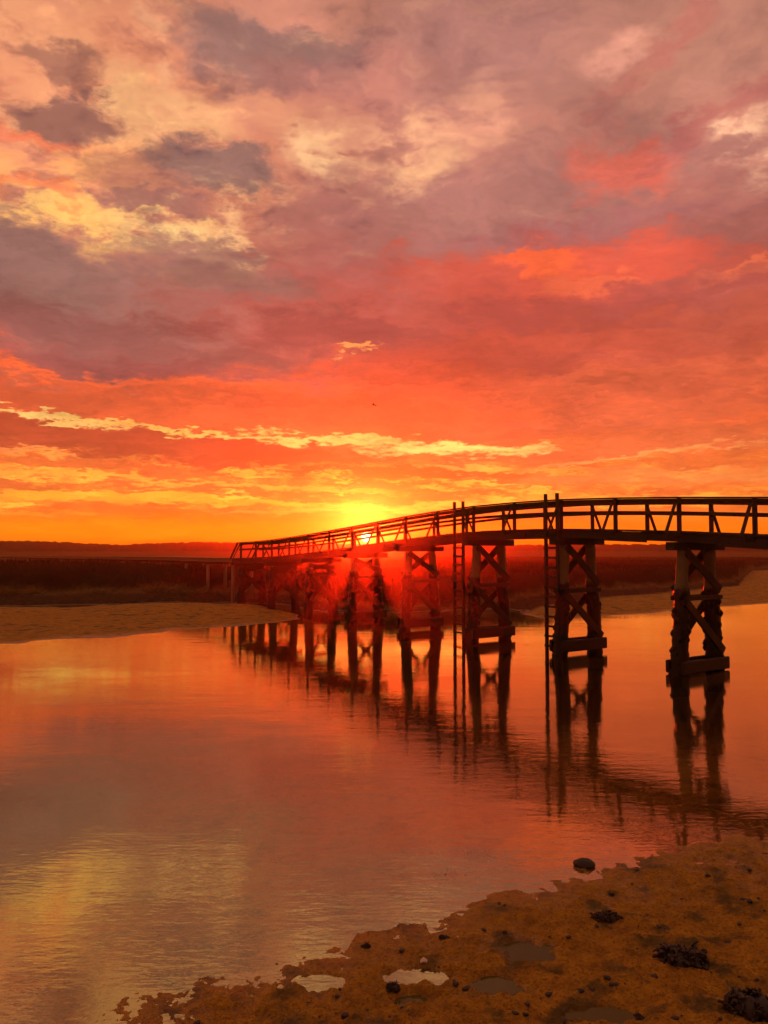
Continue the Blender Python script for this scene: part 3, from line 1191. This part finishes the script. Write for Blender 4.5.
p = on_ground(583, 866)
me = stone_mesh(5, 4)
me.materials.append(STONE)
o = bpy.data.objects.new('stone', me)
COL.objects.link(o)
o.location = (p.x, p.y, .015)
o.scale = (.115, .085, .052)
tag(o, 'round black weed-covered stone standing out of the shallow water near the shore', 'stone')

protos = []
for k in range(5):
    me = stone_mesh(30 + k, 2)
    me.materials.append(STONE)
    protos.append(me)
rnd = random.Random(77)
n = 0
while n < 70:
    px, py = rnd.uniform(170, 768), rnd.uniform(862, 1023)
    p = on_ground(px, py)
    if p.z < .012 or any(math.hypot((p.x - q[0]) / q[2], (p.y - q[1]) / q[3]) < 1.3 for q in PUD):
        continue
    o = bpy.data.objects.new('pebble', protos[n % 5])
    COL.objects.link(o)
    s_ = rnd.choice([.008, .011, .014, .02, .026])
    o.location = (p.x, p.y, p.z + s_ * .15)
    o.scale = (s_ * rnd.uniform(.9, 1.5), s_, s_ * .6)
    o.rotation_euler = (0, 0, rnd.uniform(0, 6.28))
    tag(o, 'small dark pebble lying on the wet orange beach sand', 'pebble', 'pebbles scattered over the beach')
    n += 1
# pale shells
for (px, py, lab, sc_) in [(424, 968, 'broken white clam shell lying at the rim of the brightest pool', .04), (540, 880, 'tiny pale shell under the shallow water left of the black stone', .022),
                           (458, 937, 'tiny white shell chip on the shore beside the thin weed tuft', .014)]:
    p = on_ground(px, py)
    mb = MB()
    N = 9
    rows = []
    for i in range(N):
        for j in range(N):
            u, v_ = -1 + 2 * i / (N - 1), j / (N - 1)
            x = u * math.sin(v_ * 1.7) * 1.0
            y = 1 - v_ * 2
            mb.v.append((x, y * .8, .45 * (1 - u * u * .8) * math.sin(v_ * math.pi * .9) + .03 * math.sin(u * 22)))
    for i in range(N - 1):
        for j in range(N - 1):
            a = i * N + j
            mb.f.append((a, a + 1, a + N + 1, a + N))
    o = mb.build('shell', SHELL, None, True)
    md = o.modifiers.new('thick', 'SOLIDIFY')
    md.thickness = .08
    o.scale = (sc_,) * 3
    o.location = (p.x, p.y, p.z + sc_ * .15)
    o.rotation_euler = (.2, .1, rnd.uniform(0, 6))
    tag(o, lab, 'shell')

# ------------------------------------------------------------------ bird far up
bp = at_d(374, 405, 62)
bird_mat, t, b = new_mat('dark_plumage')
t.put(b.inputs['Base Color'], (.02, .018, .016))
bv, bf = [], []
secs = [(-.20, .004, .002), (-.17, .018, .012), (-.08, .035, .035), (.02, .045, .042), (.10, .035, .032), (.14, .022, .020), (.17, .028, .026), (.20, .020, .018), (.225, .007, .007), (.25, .002, .002)]
N = 12
for (y, w, h_) in secs:
    for k in range(N):
        a = 2 * math.pi * k / N
        bv.append((math.cos(a) * w, y, math.sin(a) * h_))
for i in range(len(secs) - 1):
    for k in range(N):
        bf.append((i * N + k, i * N + (k + 1) % N, (i + 1) * N + (k + 1) % N, (i + 1) * N + k))
for sgn in (-1, 1):
    i0 = len(bv)
    st = [(.02, .085, -.06, .015), (.12, .09, -.045, .05), (.20, .085, -.04, .060), (.28, .05, -.05, .045), (.34, -.02, -.05, .02)]
    for (x, yf, yb, z) in st:
        for dz_ in (.006, -.004):
            bv.append((sgn * x, yf, z + dz_)); bv.append((sgn * x, yb, z + dz_))
    for i in range(len(st) - 1):
        q = i0 + i * 4
        bf += [(q, q + 1, q + 5, q + 4), (q + 2, q + 6, q + 7, q + 3), (q, q + 4, q + 6, q + 2), (q + 1, q + 3, q + 7, q + 5)]
    q = i0 + (len(st) - 1) * 4
    bf += [(q, q + 1, q + 3, q + 2)]
i0 = len(bv)
bv += [(-.012, -.17, .003), (.012, -.17, .003), (.035, -.27, .003), (-.035, -.27, .003), (-.012, -.17, -.003), (.012, -.17, -.003), (.035, -.27, -.003), (-.035, -.27, -.003)]
bf += [(i0, i0 + 1, i0 + 2, i0 + 3), (i0 + 7, i0 + 6, i0 + 5, i0 + 4), (i0, i0 + 4, i0 + 5, i0 + 1), (i0 + 1, i0 + 5, i0 + 6, i0 + 2), (i0 + 2, i0 + 6, i0 + 7, i0 + 3), (i0 + 3, i0 + 7, i0 + 4, i0)]
bird = add_obj('bird', bv, bf, bird_mat, None, True)
bird.location = bp
bird.rotation_euler = (.1, .15, R(70))
tag(bird, 'tiny dark bird flying high above the bridge against the orange clouds', 'bird')
